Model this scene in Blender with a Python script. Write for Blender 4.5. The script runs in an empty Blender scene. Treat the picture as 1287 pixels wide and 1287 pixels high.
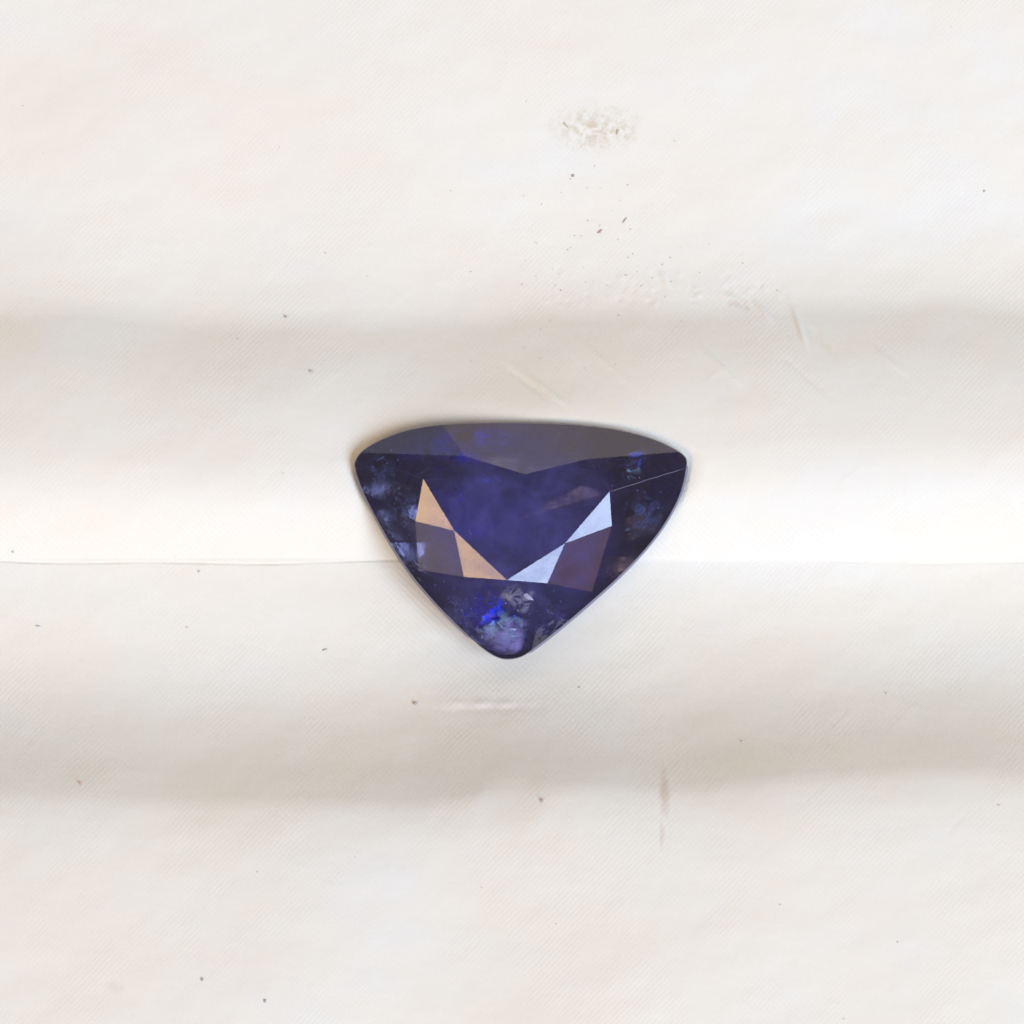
import bpy, math, random
import numpy as np
from mathutils import Vector, noise as mnoise
random.seed(4)
C = bpy.context.scene.collection
R = math.radians

# ------------------------------------------------------------------ camera
# one scene unit is one centimetre; the photo is 2.8 cm across (1287 picture units)
K = 2.8 / 1287.0
H = 16.0
cam_d = bpy.data.cameras.new('camera')
cam = bpy.data.objects.new('camera', cam_d); C.objects.link(cam)
cam.location = (0, 0, H); cam.rotation_euler = (0, 0, 0)
cam_d.sensor_width = 36; cam_d.lens = 36 * H / 2.8
cam_d.clip_start = 0.1; cam_d.clip_end = 400
bpy.context.scene.camera = cam

# ------------------------------------------------------------------ light: a room with a cool window, a warm lamp, a pale wall
world = bpy.data.worlds.new('World'); bpy.context.scene.world = world
world.use_nodes = True
bg = world.node_tree.nodes['Background']
bg.inputs['Color'].default_value = (1.0, 0.80, 0.66, 1); bg.inputs['Strength'].default_value = 0.22

def area(name, az, zen, dist, w, h, radiance, color):
    """rectangular lamp in direction azimuth/zenith (degrees), radiance in scene units"""
    d = bpy.data.lights.new(name, 'AREA'); d.shape = 'RECTANGLE'; d.size = w; d.size_y = h
    d.color = color; d.energy = radiance * math.pi * w * h
    o = bpy.data.objects.new(name, d); C.objects.link(o)
    a, z = R(az), R(zen)
    v = Vector((math.sin(z) * math.cos(a), math.sin(z) * math.sin(a), math.cos(z)))
    o.location = v * dist
    o.rotation_euler = v.to_track_quat('Z', 'Y').to_euler()
    return o
area('window_light', 326, 41, 40, 29, 19, 7.5, (0.79, 0.965, 1.35))
area('lamp_light', 220, 44, 40, 14, 14, 5.0, (1.35, 0.89, 0.50))
area('wall_light', 70, 72, 60, 56, 32, 0.74, (1.0, 0.86, 0.75))
area('far_wall_light', 122, 72, 60, 46, 32, 0.44, (0.86, 0.88, 1.05))
area('added_warm_facet_light', 312, 62.5, 40, 17, 7, 0.60, (1.0, 0.56, 0.40))  # added lamp, unseen: puts a brown reflection on the right bezel facet
area('added_pale_facet_light', 220, 62, 40, 15, 7, 0.85, (1.0, 0.80, 0.72))  # another added, unseen lamp, for the mauve reflection on the left bezel facet

vs = bpy.context.scene.view_settings
vs.view_transform = 'Standard'; vs.look = 'None'; vs.gamma = 1.0; vs.exposure = 0.325
bpy.context.scene.cycles.max_bounces = 16
bpy.context.scene.cycles.transmission_bounces = 14
bpy.context.scene.cycles.glossy_bounces = 10
bpy.context.scene.cycles.transparent_max_bounces = 12
bpy.context.scene.cycles.use_denoising = True

# ------------------------------------------------------------------ helpers
def pt(x, y, z):
    """place a point seen at photo position x, y at height z (photo units) above the table"""
    s = (1 - z * K / H)
    return Vector(((x - 643.5) * K * s, (643.5 - y) * K * s, z * K))

def mesh_obj(name, verts, faces, mat, parent=None, flat_normals=False, smooth=False):
    me = bpy.data.meshes.new(name); me.from_pydata([tuple(v) for v in verts], [], faces); me.update()
    if flat_normals:
        for p in me.polygons: p.use_smooth = True
        n = Vector((0, 0, 0))
        for p in me.polygons: n += p.normal * p.area
        n.normalize()
        me.normals_split_custom_set([tuple(n)] * len(me.loops))
    elif smooth:
        for p in me.polygons: p.use_smooth = True
    me.materials.append(mat)
    o = bpy.data.objects.new(name, me); C.objects.link(o)
    if parent: o.parent = parent
    return o

class NT:
    def __init__(s, name):
        s.m = bpy.data.materials.new(name); s.m.use_nodes = True
        s.t = s.m.node_tree; s.p = s.t.nodes['Principled BSDF']; s.out = s.t.nodes['Material Output']
    def n(s, typ, **kw):
        nd = s.t.nodes.new(typ)
        for k, v in kw.items():
            if k.startswith('i_'):
                key = k[2:]
                key = int(key) if key.isdigit() else key.replace('_', ' ')
                nd.inputs[key].default_value = v
            else: setattr(nd, k, v)
        return nd
    def l(s, a, b): s.t.links.new(a, b)
    def math(s, op, a, b=None, c=None, clamp=False):
        nd = s.t.nodes.new('ShaderNodeMath'); nd.operation = op; nd.use_clamp = clamp
        for i, v in enumerate((a, b, c)):
            if v is None: continue
            if isinstance(v, (int, float)): nd.inputs[i].default_value = v
            else: s.l(v, nd.inputs[i])
        return nd.outputs[0]
    def ramp(s, src, stops):
        r = s.t.nodes.new('ShaderNodeValToRGB'); e = r.color_ramp.elements
        while len(e) < len(stops): e.new(0.5)
        for el, (pos, col) in zip(e, stops):
            el.position = pos; el.color = (*col, 1) if len(col) == 3 else col
        s.l(src, r.inputs[0]); return r.outputs[0]
    def mix(s, fac, a, b, mode='MIX'):
        m = s.t.nodes.new('ShaderNodeMix'); m.data_type = 'RGBA'; m.blend_type = mode
        for i, v in ((0, fac), (6, a), (7, b)):
            if isinstance(v, (int, float)): m.inputs[i].default_value = v
            elif isinstance(v, tuple): m.inputs[i].default_value = (*v, 1)
            else: s.l(v, m.inputs[i])
        return m.outputs[2]

# ------------------------------------------------------------------ gem outline and levels (photo units)
OUT = [(447, 590), (447, 580), (454, 569), (468, 559), (489, 549), (517, 540), (556, 534), (605, 532), (660, 532), (715, 534),
       (765, 539), (803, 547), (832, 557), (853, 568), (862, 577), (862, 590), (856, 617), (843, 645), (824, 674), (800, 702),
       (774, 728), (745, 754), (716, 779), (688, 802), (668, 817), (655, 825), (640, 828), (626, 826), (609, 816),
       (587, 797), (563, 774), (537, 746), (512, 715), (490, 681), (472, 649), (456, 617)]
SUB = 3
def catmull(P):
    r = []; n_ = len(P)
    for i in range(n_):
        p0, p1, p2, p3 = (np.array(P[(i + q) % n_], float) for q in (-1, 0, 1, 2))
        for k_ in range(SUB):
            t = k_ / SUB
            r.append(tuple(.5 * (2 * p1 + (p2 - p0) * t + (2 * p0 - 5 * p1 + 4 * p2 - p3) * t * t + (3 * p1 - p0 - 3 * p2 + p3) * t ** 3)))
    return r
OUT = catmull(OUT)
CUL = (646, 655)
ZG = 41.0        # girdle height
ZT = ZG + 50     # table height
ZA = ZT - 16     # star facet apex height
DP = 62.0        # pavilion depth

# ------------------------------------------------------------------ white cloth sheet
TILT = [(-3000, 0), (0, 3), (250, 2), (330, -7), (372, -16), (402, -33), (435, -32), (490, -22), (560, -12), (605, 5), (635, 21), (660, 27), (703, 27),
        (706, 8), (712, 4), (745, -4), (790, -11), (840, -22), (895, -35), (950, -42), (982, -40), (1003, -27), (1040, -18), (1100, -13), (1400, -11), (1700, 0), (5000, 0)]
def axis(lo, hi, c0, c1, step, n_out):
    core = np.arange(c0, c1 + .01, step)
    t = np.linspace(0, 1, n_out + 1)[1:]
    return np.concatenate([(c0 - (c0 - lo) * (t ** 2))[::-1], core, c1 + (hi - c1) * t ** 2])
xs = axis(-2600, 3900, -60, 1350, 2.6, 40)
ys = np.unique(np.concatenate([axis(-2600, 3900, -60, 1350, 2.2, 40), np.arange(697, 713, .8)]))
tk = np.array(TILT)
fine = np.arange(-3000, 5000, 1.0)
zprof = -np.cumsum(np.tan(np.radians(np.interp(fine, tk[:, 0], tk[:, 1]))))
zprof -= np.interp(690, fine, zprof)
X, Y = np.meshgrid(xs, ys)

rng = np.random.RandomState(7)
def smooth_noise(X, Y, sx, sy, seed, n=28):
    """sum of random plane waves with wavelengths around sx, sy"""
    r = np.random.RandomState(seed); o = np.zeros_like(X)
    for _ in range(n):
        a = r.normal(size=2); ph = r.uniform(0, 6.28)
        o += np.sin(X * a[0] * 2.2 / sx + Y * a[1] * 2.2 / sy + ph)
    return o / math.sqrt(n / 2)
def fold_z(X, Y):
    wob = 9 * smooth_noise(X, Y, 700, 2500, 3) + 5 * smooth_noise(X, Y, 260, 500, 5) + 0.006 * (X - 640)
    bend = np.exp(-((Y - 705) / 90.0) ** 2)
    Yw = Y + wob * (1 - bend) + 2.0 * np.sin(X / 210.0) * bend
    z = np.interp(Yw.ravel(), fine, zprof).reshape(X.shape)
    # deeper lower trough towards the right, shallower at the far left
    z = z + 1.5 * smooth_noise(X, Y, 330, 150, 11) + 0.22 * smooth_noise(X, Y, 70, 34, 12) + 0.05 * smooth_noise(X, Y, 18, 12, 15)
    return z
Z = fold_z(X, Y)
def bump(cx, cy, w, h, ang, amp):
    c, s = math.cos(R(ang)), math.sin(R(ang))
    u = (X - cx) * c + (Y - cy) * s; v = -(X - cx) * s + (Y - cy) * c
    return amp * np.exp(-(np.abs(u / w) ** 2.6) - (v / h) ** 2)
Z += bump(612, 884, 48, 4.5, 1, 1.1) * (1 + .5 * np.sin(X / 5.0)) + bump(612, 891, 60, 5, -2, -.8)            # pucker below the stone
Z += bump(922, 375, 11, 4, 28, 2.0) + bump(932, 382, 9, 3, 40, -2.0)             # snag in the upper slope
for (cx, cy, w, a, am) in [(960, 392, 16, 50, .9), (1005, 410, 26, 72, .9), (1030, 425, 20, 50, -.8), (660, 480, 26, 40, -1.0), (690, 492, 26, 40, .8),
                           (905, 460, 30, 45, .7), (1010, 470, 34, 42, -.6), (1120, 455, 24, 40, .6), (835, 350, 14, 60, .7), (760, 455, 40, 42, .6)]:
    Z += bump(cx, cy, w, 3.0, a, am * 3.0)
for i in range(70):                                                              # scuffed, pilled patch above right of the stone
    cx, cy = rng.normal(830, 75), rng.normal(368, 16)
    Z += bump(cx, cy, rng.uniform(2, 5), rng.uniform(2, 3), rng.uniform(0, 180), rng.uniform(-.8, .9))
for i in range(40):
    cx, cy = rng.uniform(0, 1287), rng.uniform(330, 620) if i % 2 else rng.uniform(880, 1060)
    if 420 < cx < 880 and 520 < cy: continue
    Z += bump(cx, cy, rng.uniform(8, 34), 2.4, rng.choice([42, -42]) + rng.uniform(-8, 8), rng.uniform(-.5, .5))

# the stone has pressed its own hollow: keep the cloth below the pavilion
out = np.array(OUT, float)
oang = np.arctan2(out[:, 1] - CUL[1], out[:, 0] - CUL[0]); orad = np.hypot(out[:, 0] - CUL[0], out[:, 1] - CUL[1])
o_s = np.argsort(oang)
def rnorm(X, Y):
    a = np.arctan2(Y - CUL[1], X - CUL[0])
    rr = np.interp(a, oang[o_s], orad[o_s], period=2 * math.pi)
    return np.hypot(X - CUL[0], Y - CUL[1]) / rr
def pav_z(r): return ZG - 3 - np.where(r < .52, DP - r / .52 * DP * .34, (DP * .66) * (1 - (r - .52) / .48))
rn = rnorm(X, Y)
up0 = np.clip((600 - Y) / 40, 0, 1)
up = np.clip((640 - Y) / 60, 0, 1)
Z += 9 * np.exp(-((rn - 1.08) / .30) ** 2) * up * np.exp(-np.abs((X - 665) / 165.0) ** 3)
yc = 705 + 3.0 * np.sin(X / 160.0) + 1.2 * np.sin(X / 43.0)
Z -= 1.5 * np.exp(-((Y - yc) / 1.7) ** 2) * np.where(X < 640, 1.0, .35) * (.65 + .35 * np.sin(X / 57.0 + 1) * np.sin(X / 23.0))
lim = np.where(rn < 1.02, pav_z(np.minimum(rn, 1.0)) - 9.0 + 4 * up0, ZG - 9 + (rn - 1.02) * 95)
k = 9.0
h = np.clip(0.5 + 0.5 * (lim - Z) / k, 0, 1)
Z = lim * (1 - h) + Z * h - k * h * (1 - h)
def cloth_height(x, y):
    i = np.clip(np.searchsorted(xs, x), 1, len(xs) - 1); j = np.clip(np.searchsorted(ys, y), 1, len(ys) - 1)
    return float(Z[j, i])

m = NT('white_cloth')
tc = m.n('ShaderNodeTexCoord')
mp = m.n('ShaderNodeMapping'); m.l(tc.outputs['Object'], mp.inputs[0]); mp.inputs['Scale'].default_value = (1 / K, -1 / K, 1 / K)
mp.inputs['Location'].default_value = (643.5, 643.5, 0)
P_ = mp.outputs[0]
def wnoise(scale, detail=3, rough=.55, sc=(1, 1, 1)):
    mm = m.n('ShaderNodeMapping'); m.l(P_, mm.inputs[0]); mm.inputs['Scale'].default_value = sc
    nd = m.n('ShaderNodeTexNoise', i_Scale=scale, i_Detail=detail, i_Roughness=rough); m.l(mm.outputs[0], nd.inputs[0]); return nd.outputs[0]
sep = m.n('ShaderNodeSeparateXYZ'); m.l(P_, sep.inputs[0])
def blot(cx, cy, w, h_, edge=.5, nsc=.06, namp=.8):
    """soft-edged irregular stain mask"""
    u = m.math('DIVIDE', m.math('SUBTRACT', sep.outputs[0], cx), w); v = m.math('DIVIDE', m.math('SUBTRACT', sep.outputs[1], cy), h_)
    d = m.math('SQRT', m.math('ADD', m.math('MULTIPLY', u, u), m.math('MULTIPLY', v, v)))
    nz = m.math('MULTIPLY', m.math('SUBTRACT', wnoise(nsc, 4, .65), .5), namp * 2)
    return m.math('DIVIDE', m.math('SUBTRACT', 1.0, m.math('ADD', d, nz)), edge, clamp=True)
col = m.ramp(wnoise(.0055, 4, .6, sc=(.6, 1.2, 1)), [(.30, (.800, .760, .618)), (.5, (.795, .782, .656)), (.70, (.788, .794, .700))])
col = m.mix(m.math('MULTIPLY', m.ramp(wnoise(.02, 3, .6), [(.55, (0, 0, 0)), (.75, (1, 1, 1))]), .18), col, (.80, .755, .71))
col = m.mix(m.math('MULTIPLY', m.ramp(wnoise(.013, 3, .6), [(.56, (0, 0, 0)), (.75, (1, 1, 1))]), .25), col, (.765, .775, .735))
fl = m.ramp(wnoise(.16, 3, .7), [(.64, (0, 0, 0)), (.78, (1, 1, 1))])
col = m.mix(m.math('MULTIPLY', fl, .18), col, (.66, .56, .48))
st = m.math('MULTIPLY', blot(748, 158, 62, 34, .8), m.ramp(wnoise(.10, 3, .7), [(.38, (0, 0, 0)), (.60, (1, 1, 1))]))
col = m.mix(m.math('MULTIPLY', st, .85), col, (.60, .53, .36))
col = m.mix(m.math('MULTIPLY', blot(832, 992, 8, 34, .8), .55), col, (.60, .44, .35))
col = m.mix(m.math('MULTIPLY', blot(828, 1040, 4, 22, .8), .35), col, (.62, .47, .39))
col = m.mix(m.math('MULTIPLY', blot(615, 886, 62, 5, .8), .25), col, (.60, .52, .56))
col = m.mix(m.math('MULTIPLY', blot(700, 365, 150, 60, 1.2, .03), .16), col, (.80, .70, .62))
col = m.mix(m.math('MULTIPLY', blot(928, 378, 16, 8, .8), .5), col, (.56, .46, .38))
col = m.mix(m.math('MULTIPLY', blot(155, 1225, 16, 9, .9), .3), col, (.62, .58, .50))
m.l(col, m.p.inputs['Base Color'])
m.p.inputs['Roughness'].default_value = 0.62
m.p.inputs['Specular IOR Level'].default_value = 0.25
m.p.inputs['Sheen Weight'].default_value = 0.05
# twill relief: fine diagonal ribs and cross threads, fading in and out
def wave(rot, scale, dist=3.2):
    mm = m.n('ShaderNodeMapping'); m.l(P_, mm.inputs[0]); mm.inputs['Rotation'].default_value = (0, 0, R(rot))
    w = m.n('ShaderNodeTexWave', wave_type='BANDS', bands_direction='X', i_Scale=scale, i_Distortion=dist, i_Detail=2.0, i_Detail_Scale=.22)
    m.l(mm.outputs[0], w.inputs[0]); return w.outputs['Fac']
mask = m.ramp(wnoise(.006, 2), [(.38, (.25, .25, .25)), (.62, (1, 1, 1))])
mask2 = m.ramp(wnoise(.009, 2, sc=(1.3, 1, 1)), [(.42, (0, 0, 0)), (.6, (1, 1, 1))])
hgt = m.math('MULTIPLY', wave(46, .052), mask)
hgt = m.math('ADD', hgt, m.math('MULTIPLY', m.math('MULTIPLY', wave(-44, .060), mask2), .6))
hgt = m.math('ADD', hgt, m.math('MULTIPLY', wnoise(.30, 3, .6), 1.1))
hgt = m.math('ADD', hgt, m.math('MULTIPLY', wnoise(.05, 3, .6), 2.2))
bm = m.n('ShaderNodeBump', i_Strength=.16, i_Distance=K * 1.0); m.l(hgt, bm.inputs['Height']); m.l(bm.outputs[0], m.p.inputs['Normal'])

nx, ny = len(xs), len(ys)
S = 1 - Z * K / H
V = np.stack([(X - 643.5) * K * S, (643.5 - Y) * K * S, Z * K], -1).reshape(-1, 3)
idx = np.arange(nx * ny).reshape(ny, nx)
F = np.stack([idx[:-1, :-1], idx[1:, :-1], idx[1:, 1:], idx[:-1, 1:]], -1).reshape(-1, 4)
me = bpy.data.meshes.new('cloth')
me.vertices.add(len(V)); me.vertices.foreach_set('co', V.ravel())
me.loops.add(F.size); me.loops.foreach_set('vertex_index', F.ravel())
me.polygons.add(len(F)); me.polygons.foreach_set('loop_start', np.arange(0, F.size, 4)); me.polygons.foreach_set('loop_total', np.full(len(F), 4))
me.update(calc_edges=True); me.polygons.foreach_set('use_smooth', np.ones(len(F), bool)); me.materials.append(m.m)
cloth = bpy.data.objects.new('white_cloth', me); C.objects.link(cloth)
cloth['kind'] = 'structure'
cloth['label'] = 'off-white twill cloth with soft horizontal folds under the blue gemstone'

# ------------------------------------------------------------------ the sapphire
def sapphire(name, tint, cloud, cloud_amt, rough, zoned):
    m = NT(name)
    tc = m.n('ShaderNodeTexCoord')
    n1 = m.n('ShaderNodeTexNoise', i_Scale=5.5, i_Detail=4.0, i_Roughness=.6); m.l(tc.outputs['Object'], n1.inputs[0])
    tintc = m.ramp(n1.outputs[0], [(.35, tuple(c * .75 for c in tint)), (.55, tint), (.7, (tint[0] * 1.1, tint[1] * 1.1, min(1, tint[2] * 1.35)))])
    m.l(tintc, m.p.inputs['Base Color'])
    m.p.inputs['Roughness'].default_value = rough
    m.p.inputs['IOR'].default_value = 1.77
    m.p.inputs['Transmission Weight'].default_value = 1.0
    d = m.n('ShaderNodeBsdfDiffuse', i_Color=(*cloud, 1))
    n2 = m.n('ShaderNodeTexNoise', i_Scale=9.0, i_Detail=5.0, i_Roughness=.65, i_Distortion=.4); m.l(tc.outputs['Object'], n2.inputs[0])
    # colour zoning: the milky violet zone sits in the middle of the stone, the corners are clear and dark
    mz = m.n('ShaderNodeMapping'); m.l(tc.outputs['Object'], mz.inputs[0])
    mz.inputs['Scale'].default_value = (1 / (140 * K), 1 / (150 * K), 0)
    ln = m.n('ShaderNodeVectorMath', operation='LENGTH'); m.l(mz.outputs[0], ln.inputs[0])
    zone = m.ramp(ln.outputs['Value'], [(.55, (1, 1, 1)), (1.0, (.06, .06, .06))])
    if zoned: cloud_amt = m.math('MULTIPLY', zone, cloud_amt)
    f = m.math('MULTIPLY', m.ramp(n2.outputs[0], [(.4, (.35, .35, .35)), (.68, (1, 1, 1))]), cloud_amt)
    mx = m.n('ShaderNodeMixShader'); m.l(f, mx.inputs[0]); m.l(m.p.outputs[0], mx.inputs[1]); m.l(d.outputs[0], mx.inputs[2])
    n3 = m.n('ShaderNodeTexNoise', i_Scale=11.0, i_Detail=3.0, i_Roughness=.5); m.l(tc.outputs['Object'], n3.inputs[0])
    bp = m.n('ShaderNodeBump', i_Strength=.35, i_Distance=K * 2.2); m.l(n3.outputs[0], bp.inputs['Height']); m.l(bp.outputs[0], m.p.inputs['Normal'])
    m.l(mx.outputs[0], m.out.inputs[0])
    return m.m
SAP = sapphire('sapphire', (.42, .43, .78), (.098, .096, .33), .46, .012, True)
PAV = sapphire('sapphire_included', (.17, .155, .42), (.026, .030, .105), .95, .12, False)
g = NT('ground_girdle')
g.p.inputs['Base Color'].default_value = (.17, .165, .22, 1); g.p.inputs['Roughness'].default_value = .45; g.p.inputs['IOR'].default_value = 1.77
GIR = g.m

gem = bpy.data.objects.new('gemstone', None); C.objects.link(gem)
gem['label'] = 'dark blue faceted triangular gemstone lying on white cloth fold'
gem['category'] = 'gemstone'
ax, ay = 646, 655
gem.location = pt(ax, ay, ZG - DP)
GL = gem.location.copy()
def gp(x, y, z): return pt(x, y, z) - GL

T = {'L': (532, 602), 'ML': (571, 667), 'B': (637, 729), 'MR': (710, 683), 'R': (766, 618), 'MT': (660, 596)}
A = {'LL': (522, 655, ZA), 'LB': (583, 725, ZA + 1), 'RB': (688, 733, ZA + 3), 'RR': (769, 661, ZA + 4), 'TR': (738, 577, ZA + 1), 'TL': (584, 573, ZA + 5)}
def tv(k): return (*T[k], ZT)
def fac(name, pts, up=True, label=None, mat=None):
    vs_ = [gp(*p) for p in pts]
    n = Vector((0, 0, 0))
    for i in range(len(vs_)): n += vs_[i].cross(vs_[(i + 1) % len(vs_)])
    c = sum(vs_, Vector()) / len(vs_)
    want = c - gp(646, 655, ZG + 8)
    if n.dot(want) < 0: vs_.reverse()
    o = mesh_obj(name, vs_, [tuple(range(len(vs_)))], mat or SAP, gem, flat_normals=True)
    if label: o['label'] = label
    return o
G = [(x, y, ZG) for x, y in OUT]
def arc(i, j):
    r = []; i = i * SUB % len(G); j *= SUB
    while True:
        r.append(G[i])
        if i == j % len(G): return r
        i = (i + 1) % len(G)
# girdle break points (indices into the outline)
iGL, iGT, iGR, iKR, iGB, iKL = 0, 8, 15, 20, 26, 32
KL = (526, 716, ZG + 10.5); KR = (744, 744, ZG + 8.5)
fac('table_facet', [tv(k) for k in ('L', 'ML', 'B', 'MR', 'R', 'MT')])
fac('star_facet', [tv('L'), tv('ML'), A['LL']], label='peach glinting star facet at upper left of the table')
fac('star_facet', [tv('ML'), tv('B'), A['LB']], label='peach glinting star facet at lower left of the table')
fac('star_facet', [tv('B'), tv('MR'), A['RB']], label='pale blue glinting star facet at lower right of the table')
fac('star_facet', [tv('MR'), tv('R'), A['RR']], label='pale blue glinting star facet at upper right of the table')
fac('star_facet', [tv('R'), tv('MT'), A['TR']])
fac('star_facet', [tv('MT'), tv('L'), A['TL']])
fac('bezel_facet', [tv('ML'), A['LL'], KL, A['LB']])
fac('bezel_facet', [tv('MR'), A['RB'], KR, A['RR']])
fac('bezel_facet', [tv('MT'), A['TL']] + arc(6, 9) + [A['TR']])
fac('bezel_facet', [tv('L'), A['LL']] + arc(35, 2) + [A['TL']])
fac('bezel_facet', [tv('R'), A['TR']] + arc(13, 16) + [A['RR']])
fac('bezel_facet', [tv('B'), A['RB']] + arc(24, 29) + [A['LB']])
fac('upper_girdle_facet', [A['TL']] + arc(2, 6))
fac('upper_girdle_facet', [A['TR']] + arc(9, 13))
fac('upper_girdle_facet', [A['RR']] + arc(16, 21) + [KR])
fac('upper_girdle_facet', [A['RB'], KR] + arc(21, 24))
fac('upper_girdle_facet', [A['LB']] + arc(29, 31) + [KL])
fac('upper_girdle_facet', [A['LL'], KL] + arc(31, 35))
# girdle: a narrow ground band that leans outwards
cx, cy = 646, 665
def grow(p, d, z):
    v = Vector((p[0] - cx, p[1] - cy)); L = v.length; v = v * ((L + d) / L)
    return (cx + v.x, cy + v.y, z)
ring0 = [gp(*p) for p in G]
ring1 = [gp(*grow(p, (3.0 if (15 * SUB <= i <= 24 * SUB or i >= 29 * SUB) else .8), ZG - 3)) for i, p in enumerate(G)]
ring2 = [gp(*grow(p, 1.0, ZG - 6)) for i, p in enumerate(G)]
n = len(G); fs = []
for a in range(2):
    for i in range(n):
        j = (i + 1) % n
        fs.append((a * n + i, a * n + j, (a + 1) * n + j, (a + 1) * n + i))
gd = mesh_obj('girdle', ring0 + ring1 + ring2, fs, GIR, gem)
# pavilion
G2 = [grow(p, 1.0, ZG - 6) for p in G]
brk = [b * SUB for b in (0, 4, 8, 12, 15, 19, 23, 26, 29, 33)]
cul = (CUL[0], CUL[1], ZG - DP)
mid = {}
for b in brk:
    p = G[b]; mid[b] = (CUL[0] + (p[0] - CUL[0]) * .50, CUL[1] + (p[1] - CUL[1]) * .50, ZG - DP * .70)
for q, b in enumerate(brk):
    nb = brk[(q + 1) % len(brk)]
    seg = []; i = b
    while True:
        seg.append(G2[i])
        if i == nb: break
        i = (i + 1) % n
    fac('pavilion_facet', seg + [mid[nb], mid[b]], mat=PAV)
    fac('pavilion_facet', [mid[b], mid[nb], cul], mat=PAV)

# worn crown edges: fine pale lines where facets meet
def rub(name, col, rough=.5):
    q = NT(name); q.p.inputs['Base Color'].default_value = (*col, 1); q.p.inputs['Roughness'].default_value = rough; return q.m
EDGE = rub('worn_edge', (.17, .17, .25))
def rod(name, pts, r, mat, parent):
    vs_, fs_ = [], []
    for i, p in enumerate(pts):
        d = (pts[min(i + 1, len(pts) - 1)] - pts[max(i - 1, 0)]).normalized()
        a_ = d.cross(Vector((0, 0, 1))).normalized(); b_ = d.cross(a_)
        rr = r * K * (1 if 0 < i < len(pts) - 1 else .3)
        for t in range(4):
            th = t * math.pi / 2
            vs_.append(p + a_ * math.cos(th) * rr + b_ * math.sin(th) * rr)
        if i:
            for t in range(4):
                fs_.append(((i - 1) * 4 + t, (i - 1) * 4 + (t + 1) % 4, i * 4 + (t + 1) % 4, i * 4 + t))
    fs_ += [(0, 1, 2, 3), tuple(range(len(vs_) - 4, len(vs_)))]
    return mesh_obj(name, vs_, fs_, mat, parent)
def edge(p, q, r=.7, n_=14):
    p, q = Vector(gp(*p)), Vector(gp(*q))
    return rod('facet_edge', [p.lerp(q, i / n_) + Vector((random.uniform(-.25, .25), random.uniform(-.25, .25), .1)) * K for i in range(n_ + 1)], r, EDGE, gem)
edge(tv('R'), (859, 589, ZG + 1), .35)

edge(tv('L'), (480, 583, ZG + 10), .25)

# inclusions: small ragged crystals, feathers and colour clouds inside the stone; vivid blue ones paint internal reflections
def crown_z(x, y):
    r = float(rnorm(np.array([float(x)]), np.array([float(y)]))[0])
    return ZT if r < .45 else ZT + (ZG - ZT) * (r - .45) / .55
INC = {'teal': rub('teal_feather', (.36, .52, .72)), 'blue': rub('painted_blue_flash', (.03, .06, 1.0)), 'white': rub('pale_crystal', (.75, .80, .85)),  # blue: internal flashes of light painted as diffuse flakes
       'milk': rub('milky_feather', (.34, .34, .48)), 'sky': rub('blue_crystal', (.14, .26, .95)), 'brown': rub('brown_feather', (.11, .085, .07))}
def crystal(x, y, w, h_, ang, kind, depth=5, n_=9):
    z = crown_z(x, y) - depth
    vs_ = []; c_, s_ = math.cos(R(ang)), math.sin(R(ang))
    rad = [random.uniform(.45, 1.1) for _ in range(n_)]
    for lay in (0, 1):
        for i in range(n_):
            t = 2 * math.pi * i / n_
            u, v = w / 2 * rad[i] * math.cos(t), h_ / 2 * rad[i] * math.sin(t)
            vs_.append(gp(x + u * c_ - v * s_, y + u * s_ + v * c_, z - lay * 1.2 + random.uniform(-.8, .8)))
    fs_ = [tuple(range(n_))[::-1], tuple(range(n_, 2 * n_))] + [(i, (i + 1) % n_, n_ + (i + 1) % n_, n_ + i) for i in range(n_)]
    return mesh_obj('inclusion', vs_, fs_, INC[kind], gem)
def cloud_mat(name, col, amt, nscale=3.0, lo=.42, hi=.62):
    q = NT(name)
    tc = q.n('ShaderNodeTexCoord'); mz = q.n('ShaderNodeMapping'); q.l(tc.outputs['Object'], mz.inputs[0]); mz.inputs['Scale'].default_value = (1, 1, 0)
    ln = q.n('ShaderNodeVectorMath', operation='LENGTH'); q.l(mz.outputs[0], ln.inputs[0])
    fall = q.ramp(ln.outputs['Value'], [(.15, (1, 1, 1)), (.95, (0, 0, 0))])
    ng = q.n('ShaderNodeNewGeometry')
    nz = q.n('ShaderNodeTexNoise', i_Scale=nscale, i_Detail=5.0, i_Roughness=.68, i_Distortion=.6); q.l(ng.outputs['Position'], nz.inputs[0])
    f = q.math('MULTIPLY', q.math('MULTIPLY', fall, q.ramp(nz.outputs[0], [(lo, (0, 0, 0)), (hi, (1, 1, 1))])), amt)
    d = q.n('ShaderNodeBsdfDiffuse', i_Color=(*col, 1)); t_ = q.n('ShaderNodeBsdfTransparent')
    mx = q.n('ShaderNodeMixShader'); q.l(f, mx.inputs[0]); q.l(t_.outputs[0], mx.inputs[1]); q.l(d.outputs[0], mx.inputs[2]); q.l(mx.outputs[0], q.out.inputs[0])
    return q.m
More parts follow.
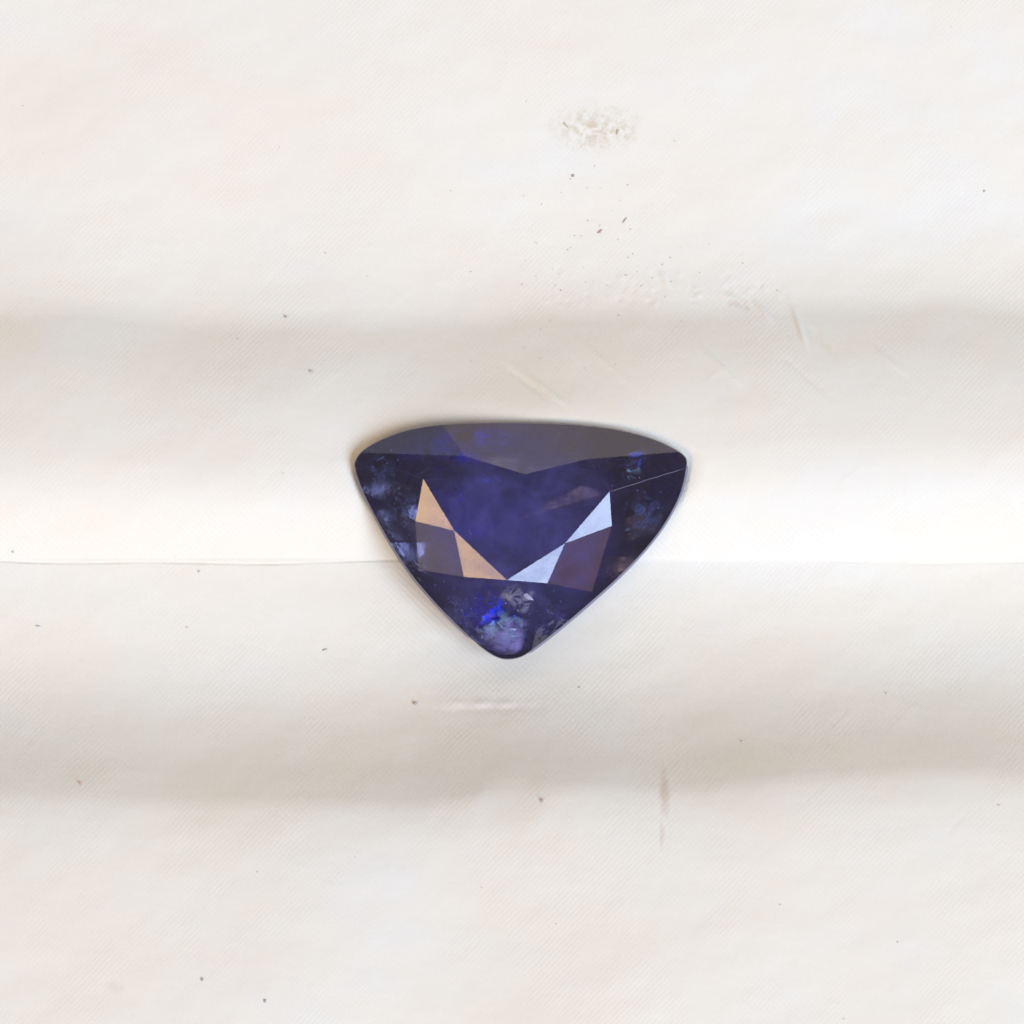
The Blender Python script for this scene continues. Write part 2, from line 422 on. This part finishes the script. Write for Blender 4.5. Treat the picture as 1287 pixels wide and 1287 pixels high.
CL = {'violet': cloud_mat('violet_cloud', (.13, .12, .52), .8, 12, .38, .62), 'royal': cloud_mat('royal_blue_cloud', (.09, .09, .80), .85, 16, .44, .62), 'blue': cloud_mat('blue_flash_cloud', (.03, .06, 1.0), 1.0, 30, .42, .54), 'haze': cloud_mat('hazy_cloud', (.24, .22, .52), .6, 26, .34, .66),  # blue sheets: internal reflections put in as saturated colour
      'teal': cloud_mat('teal_cloud', (.22, .34, .52), .75, 34, .46, .60), 'milk': cloud_mat('milky_cloud', (.26, .25, .34), .75, 28, .46, .62),
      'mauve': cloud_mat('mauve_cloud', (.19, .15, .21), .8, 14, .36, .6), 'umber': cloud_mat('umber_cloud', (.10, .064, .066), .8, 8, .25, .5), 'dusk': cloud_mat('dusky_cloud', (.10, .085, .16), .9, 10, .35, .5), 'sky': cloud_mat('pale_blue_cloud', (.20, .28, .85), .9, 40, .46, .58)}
def cloud(x, y, w, h_, ang, kind, depth=7):
    n_ = 18; vs_ = []; rings = (.25, .5, .75, 1.0); z0 = crown_z(x, y)
    c_, s_ = math.cos(R(ang)), math.sin(R(ang))
    for lay in (0, 1):                      # a thin sheet that follows the slope of the crown above it
        for rr in rings:
            for i in range(n_):
                t = 2 * math.pi * i / n_; q = rr
                while True:
                    u, v = w / 2 * q * math.cos(t), h_ / 2 * q * math.sin(t)
                    px_, py_ = x + u * c_ - v * s_, y + u * s_ + v * c_
                    if float(rnorm(np.array([px_]), np.array([py_]))[0]) < .98 or q < .05: break
                    q *= .93
                vs_.append(Vector((q * math.cos(t), -q * math.sin(t), crown_z(px_, py_) - z0 + .5 - lay)))
    m_ = len(rings) * n_
    fs_ = [tuple(range(n_)), tuple(range(m_, m_ + n_))[::-1]]
    for k_ in range(len(rings) - 1):
        for i in range(n_):
            a0, a1, b0, b1 = k_ * n_ + i, k_ * n_ + (i + 1) % n_, (k_ + 1) * n_ + i, (k_ + 1) * n_ + (i + 1) % n_
            fs_ += [(a0, b0, b1, a1), (m_ + a0, m_ + a1, m_ + b1, m_ + b0)]
    l_ = m_ - n_
    fs_ += [(l_ + i, m_ + l_ + i, m_ + l_ + (i + 1) % n_, l_ + (i + 1) % n_) for i in range(n_)]
    o = mesh_obj('colour_cloud', vs_, fs_, CL[kind], gem)
    o.location = gp(x, y, crown_z(x, y) - depth); o.scale = (w / 2 * K, h_ / 2 * K, 1.0 * K); o.rotation_euler = (0, 0, -R(ang))
    return o
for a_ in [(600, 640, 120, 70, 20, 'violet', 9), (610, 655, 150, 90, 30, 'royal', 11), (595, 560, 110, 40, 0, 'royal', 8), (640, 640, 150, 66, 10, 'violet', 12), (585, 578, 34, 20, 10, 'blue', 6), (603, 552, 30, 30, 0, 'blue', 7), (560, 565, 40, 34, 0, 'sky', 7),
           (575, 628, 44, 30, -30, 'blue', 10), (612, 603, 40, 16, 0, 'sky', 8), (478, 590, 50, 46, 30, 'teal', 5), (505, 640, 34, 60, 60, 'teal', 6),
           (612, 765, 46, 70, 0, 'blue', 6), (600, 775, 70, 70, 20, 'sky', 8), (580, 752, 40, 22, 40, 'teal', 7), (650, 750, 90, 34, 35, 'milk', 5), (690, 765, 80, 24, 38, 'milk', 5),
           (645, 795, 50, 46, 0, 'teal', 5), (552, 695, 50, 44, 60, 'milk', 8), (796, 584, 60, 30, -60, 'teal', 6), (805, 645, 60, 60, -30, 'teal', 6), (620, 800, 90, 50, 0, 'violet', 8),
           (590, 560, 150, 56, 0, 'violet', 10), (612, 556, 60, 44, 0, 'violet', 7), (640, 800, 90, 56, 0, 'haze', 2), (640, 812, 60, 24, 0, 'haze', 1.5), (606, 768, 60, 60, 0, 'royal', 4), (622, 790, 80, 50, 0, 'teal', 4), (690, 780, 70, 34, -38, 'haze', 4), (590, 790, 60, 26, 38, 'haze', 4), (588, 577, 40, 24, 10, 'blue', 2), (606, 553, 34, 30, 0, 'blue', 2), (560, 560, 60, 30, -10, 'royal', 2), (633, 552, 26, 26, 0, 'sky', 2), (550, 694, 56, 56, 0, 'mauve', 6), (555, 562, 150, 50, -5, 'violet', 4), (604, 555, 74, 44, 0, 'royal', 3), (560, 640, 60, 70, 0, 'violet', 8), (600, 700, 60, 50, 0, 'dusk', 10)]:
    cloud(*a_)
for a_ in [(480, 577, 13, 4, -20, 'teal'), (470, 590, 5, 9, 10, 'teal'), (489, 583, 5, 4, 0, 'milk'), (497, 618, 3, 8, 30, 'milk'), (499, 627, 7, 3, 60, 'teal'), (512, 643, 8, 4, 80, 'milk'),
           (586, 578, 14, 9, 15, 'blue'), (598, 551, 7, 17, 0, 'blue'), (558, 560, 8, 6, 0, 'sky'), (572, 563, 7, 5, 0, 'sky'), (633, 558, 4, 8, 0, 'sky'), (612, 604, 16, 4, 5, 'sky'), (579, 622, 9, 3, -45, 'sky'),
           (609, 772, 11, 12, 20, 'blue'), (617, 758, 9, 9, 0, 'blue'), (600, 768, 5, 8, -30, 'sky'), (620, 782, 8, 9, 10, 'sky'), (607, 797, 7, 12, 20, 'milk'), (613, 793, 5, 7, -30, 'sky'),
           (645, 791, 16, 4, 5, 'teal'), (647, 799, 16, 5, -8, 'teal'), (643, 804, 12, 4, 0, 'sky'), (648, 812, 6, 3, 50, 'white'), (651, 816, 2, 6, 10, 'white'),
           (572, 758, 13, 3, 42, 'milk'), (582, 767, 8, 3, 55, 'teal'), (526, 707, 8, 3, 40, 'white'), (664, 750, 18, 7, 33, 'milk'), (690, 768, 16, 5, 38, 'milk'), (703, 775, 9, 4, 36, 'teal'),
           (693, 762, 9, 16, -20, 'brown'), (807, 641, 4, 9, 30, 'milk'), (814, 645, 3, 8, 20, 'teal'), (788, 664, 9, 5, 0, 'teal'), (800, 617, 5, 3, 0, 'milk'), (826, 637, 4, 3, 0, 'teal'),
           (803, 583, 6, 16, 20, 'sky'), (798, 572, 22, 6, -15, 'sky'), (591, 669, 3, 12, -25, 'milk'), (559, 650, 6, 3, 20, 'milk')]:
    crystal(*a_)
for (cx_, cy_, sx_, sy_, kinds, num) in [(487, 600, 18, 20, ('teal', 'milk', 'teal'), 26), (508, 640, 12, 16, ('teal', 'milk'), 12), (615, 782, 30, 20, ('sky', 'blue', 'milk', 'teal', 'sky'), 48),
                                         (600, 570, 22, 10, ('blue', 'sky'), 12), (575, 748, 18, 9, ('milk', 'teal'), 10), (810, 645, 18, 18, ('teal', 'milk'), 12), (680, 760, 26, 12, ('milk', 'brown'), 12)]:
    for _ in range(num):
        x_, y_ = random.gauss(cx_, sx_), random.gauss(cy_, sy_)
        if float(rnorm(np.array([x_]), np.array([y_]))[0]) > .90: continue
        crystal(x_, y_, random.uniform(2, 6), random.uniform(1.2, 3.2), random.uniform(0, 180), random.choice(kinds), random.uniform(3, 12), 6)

# ------------------------------------------------------------------ lint and crumbs lying on the cloth
def grain_mesh(w, h_, seed):
    r_ = random.Random(seed); vs_, fs_ = [], []
    rings = [(0.35, .0), (1, .25), (.8, .6), (.3, .8)]
    for k_, (rr, zz) in enumerate(rings):
        for i in range(7):
            t = 2 * math.pi * i / 7; j = r_.uniform(.75, 1.15)
            vs_.append((w / 2 * rr * j * math.cos(t) * K, h_ / 2 * rr * j * math.sin(t) * K, zz * min(w, h_) * .6 * K))
        if k_:
            for i in range(7):
                fs_.append(((k_ - 1) * 7 + i, (k_ - 1) * 7 + (i + 1) % 7, k_ * 7 + (i + 1) % 7, k_ * 7 + i))
    fs_.append(tuple(range(21, 28)))
    return vs_, fs_
DIRT = {'grey': rub('grey_lint', (.52, .51, .51), .9), 'brown': rub('brown_crumb', (.46, .37, .31), .9), 'tan': rub('tan_crumb', (.56, .49, .38), .9), 'red': rub('reddish_crumb', (.50, .34, .29), .9), 'dark': rub('dark_crumb', (.44, .39, .36), .9)}
GR = 'tiny specks of dirt on the white cloth'
for i, (x, y, w, h_, ang, c_, lab) in enumerate([
    (16, 693, 4, 6, 20, 'grey', 'grey speck at the left edge of the photo just above the crease'),
    (754, 291, 9, 4, 40, 'red', 'reddish brown crumb on the upper cloth below a thin dark sliver'),
    (785, 277, 13, 2.5, 52, 'brown', 'thin dark slanting sliver on the upper cloth below the yellowish stain'),
    (711, 157, 12, 3, -50, 'tan', 'tan sliver lying in the left half of the yellowish stain'),
    (776, 166, 4, 10, -10, 'tan', 'tan crumb lying in the right half of the yellowish stain'),
    (720, 221, 5, 5, 0, 'brown', 'small brown crumb alone between yellowish stain and reddish crumb'),
    (522, 884, 6, 5, 0, 'dark', 'dark round speck left of the small pucker below the gemstone'),
    (728, 864, 4, 3, 0, 'brown', 'faint brown speck right of the small pucker below the gemstone'),
    (681, 1006, 5, 7, 0, 'brown', 'brown speck on lower cloth left of the reddish streak'),
    (391, 467, 7, 4, -10, 'tan', 'pale tan crumb on the upper slope left of the gemstone'),
    (1237, 240, 3.5, 3.5, 0, 'brown', 'lone brown speck on the cloth near the upper right edge'),
    (101, 984, 5, 5, 0, 'red', 'reddish speck on the dark lower fold near the left edge'),
    (254, 1231, 4, 6, 0, 'dark', 'dark speck beside a grey smudge near the bottom left corner'),
    (333, 1258, 4, 6, 0, 'brown', 'brown speck lowest of all on the lower left cloth'),
    (48, 787, 8, 3, -5, 'grey', 'flat grey lint bit below the crease near the left edge'),
    (408, 817, 9, 3, 18, 'grey', 'slanting grey lint bit lower left of the gemstone'),
    (250, 718, 4, 4, 0, 'grey', 'round grey speck just below the crease left of the gemstone'),
    (933, 932, 4, 5, 0, 'tan', 'small tan speck on the dark lower fold right of the reddish streak'),
    (359, 398, 4, 4, 0, 'red', 'small reddish speck on the upper fold above the tan crumb')]):
    vs_, fs_ = grain_mesh(w * .85, h_ * .85, i)
    o = mesh_obj('dirt_speck', vs_, fs_, DIRT[c_])
    o.location = pt(x, y, cloth_height(x, y) + .05); o.rotation_euler = (0, 0, R(ang))
    o['label'] = lab; o['category'] = 'speck'; o['group'] = GR
vs_, fs_ = [], []
r_ = random.Random(9)
for i in range(90):
    if i < 60: x, y = r_.gauss(760, 70), r_.gauss(320, 80)
    else: x, y = r_.uniform(0, 1287), r_.uniform(0, 1287)
    if 430 < x < 880 and 515 < y < 850: continue
    sz = r_.uniform(.9, 2.0); a, b = grain_mesh(sz * r_.uniform(1, 1.6), sz, i); p = pt(x, y, cloth_height(x, y))
    o_ = len(vs_); vs_ += [(p.x + v[0], p.y + v[1], p.z + v[2]) for v in a]; fs_ += [tuple(o_ + q for q in f) for f in b]
o = mesh_obj('fine_dust', vs_, fs_, rub('fine_dust', (.60, .53, .47), .9)); o['kind'] = 'stuff'; o['category'] = 'dust'
o['label'] = 'fine brownish dust sprinkled thinly over the white cloth'
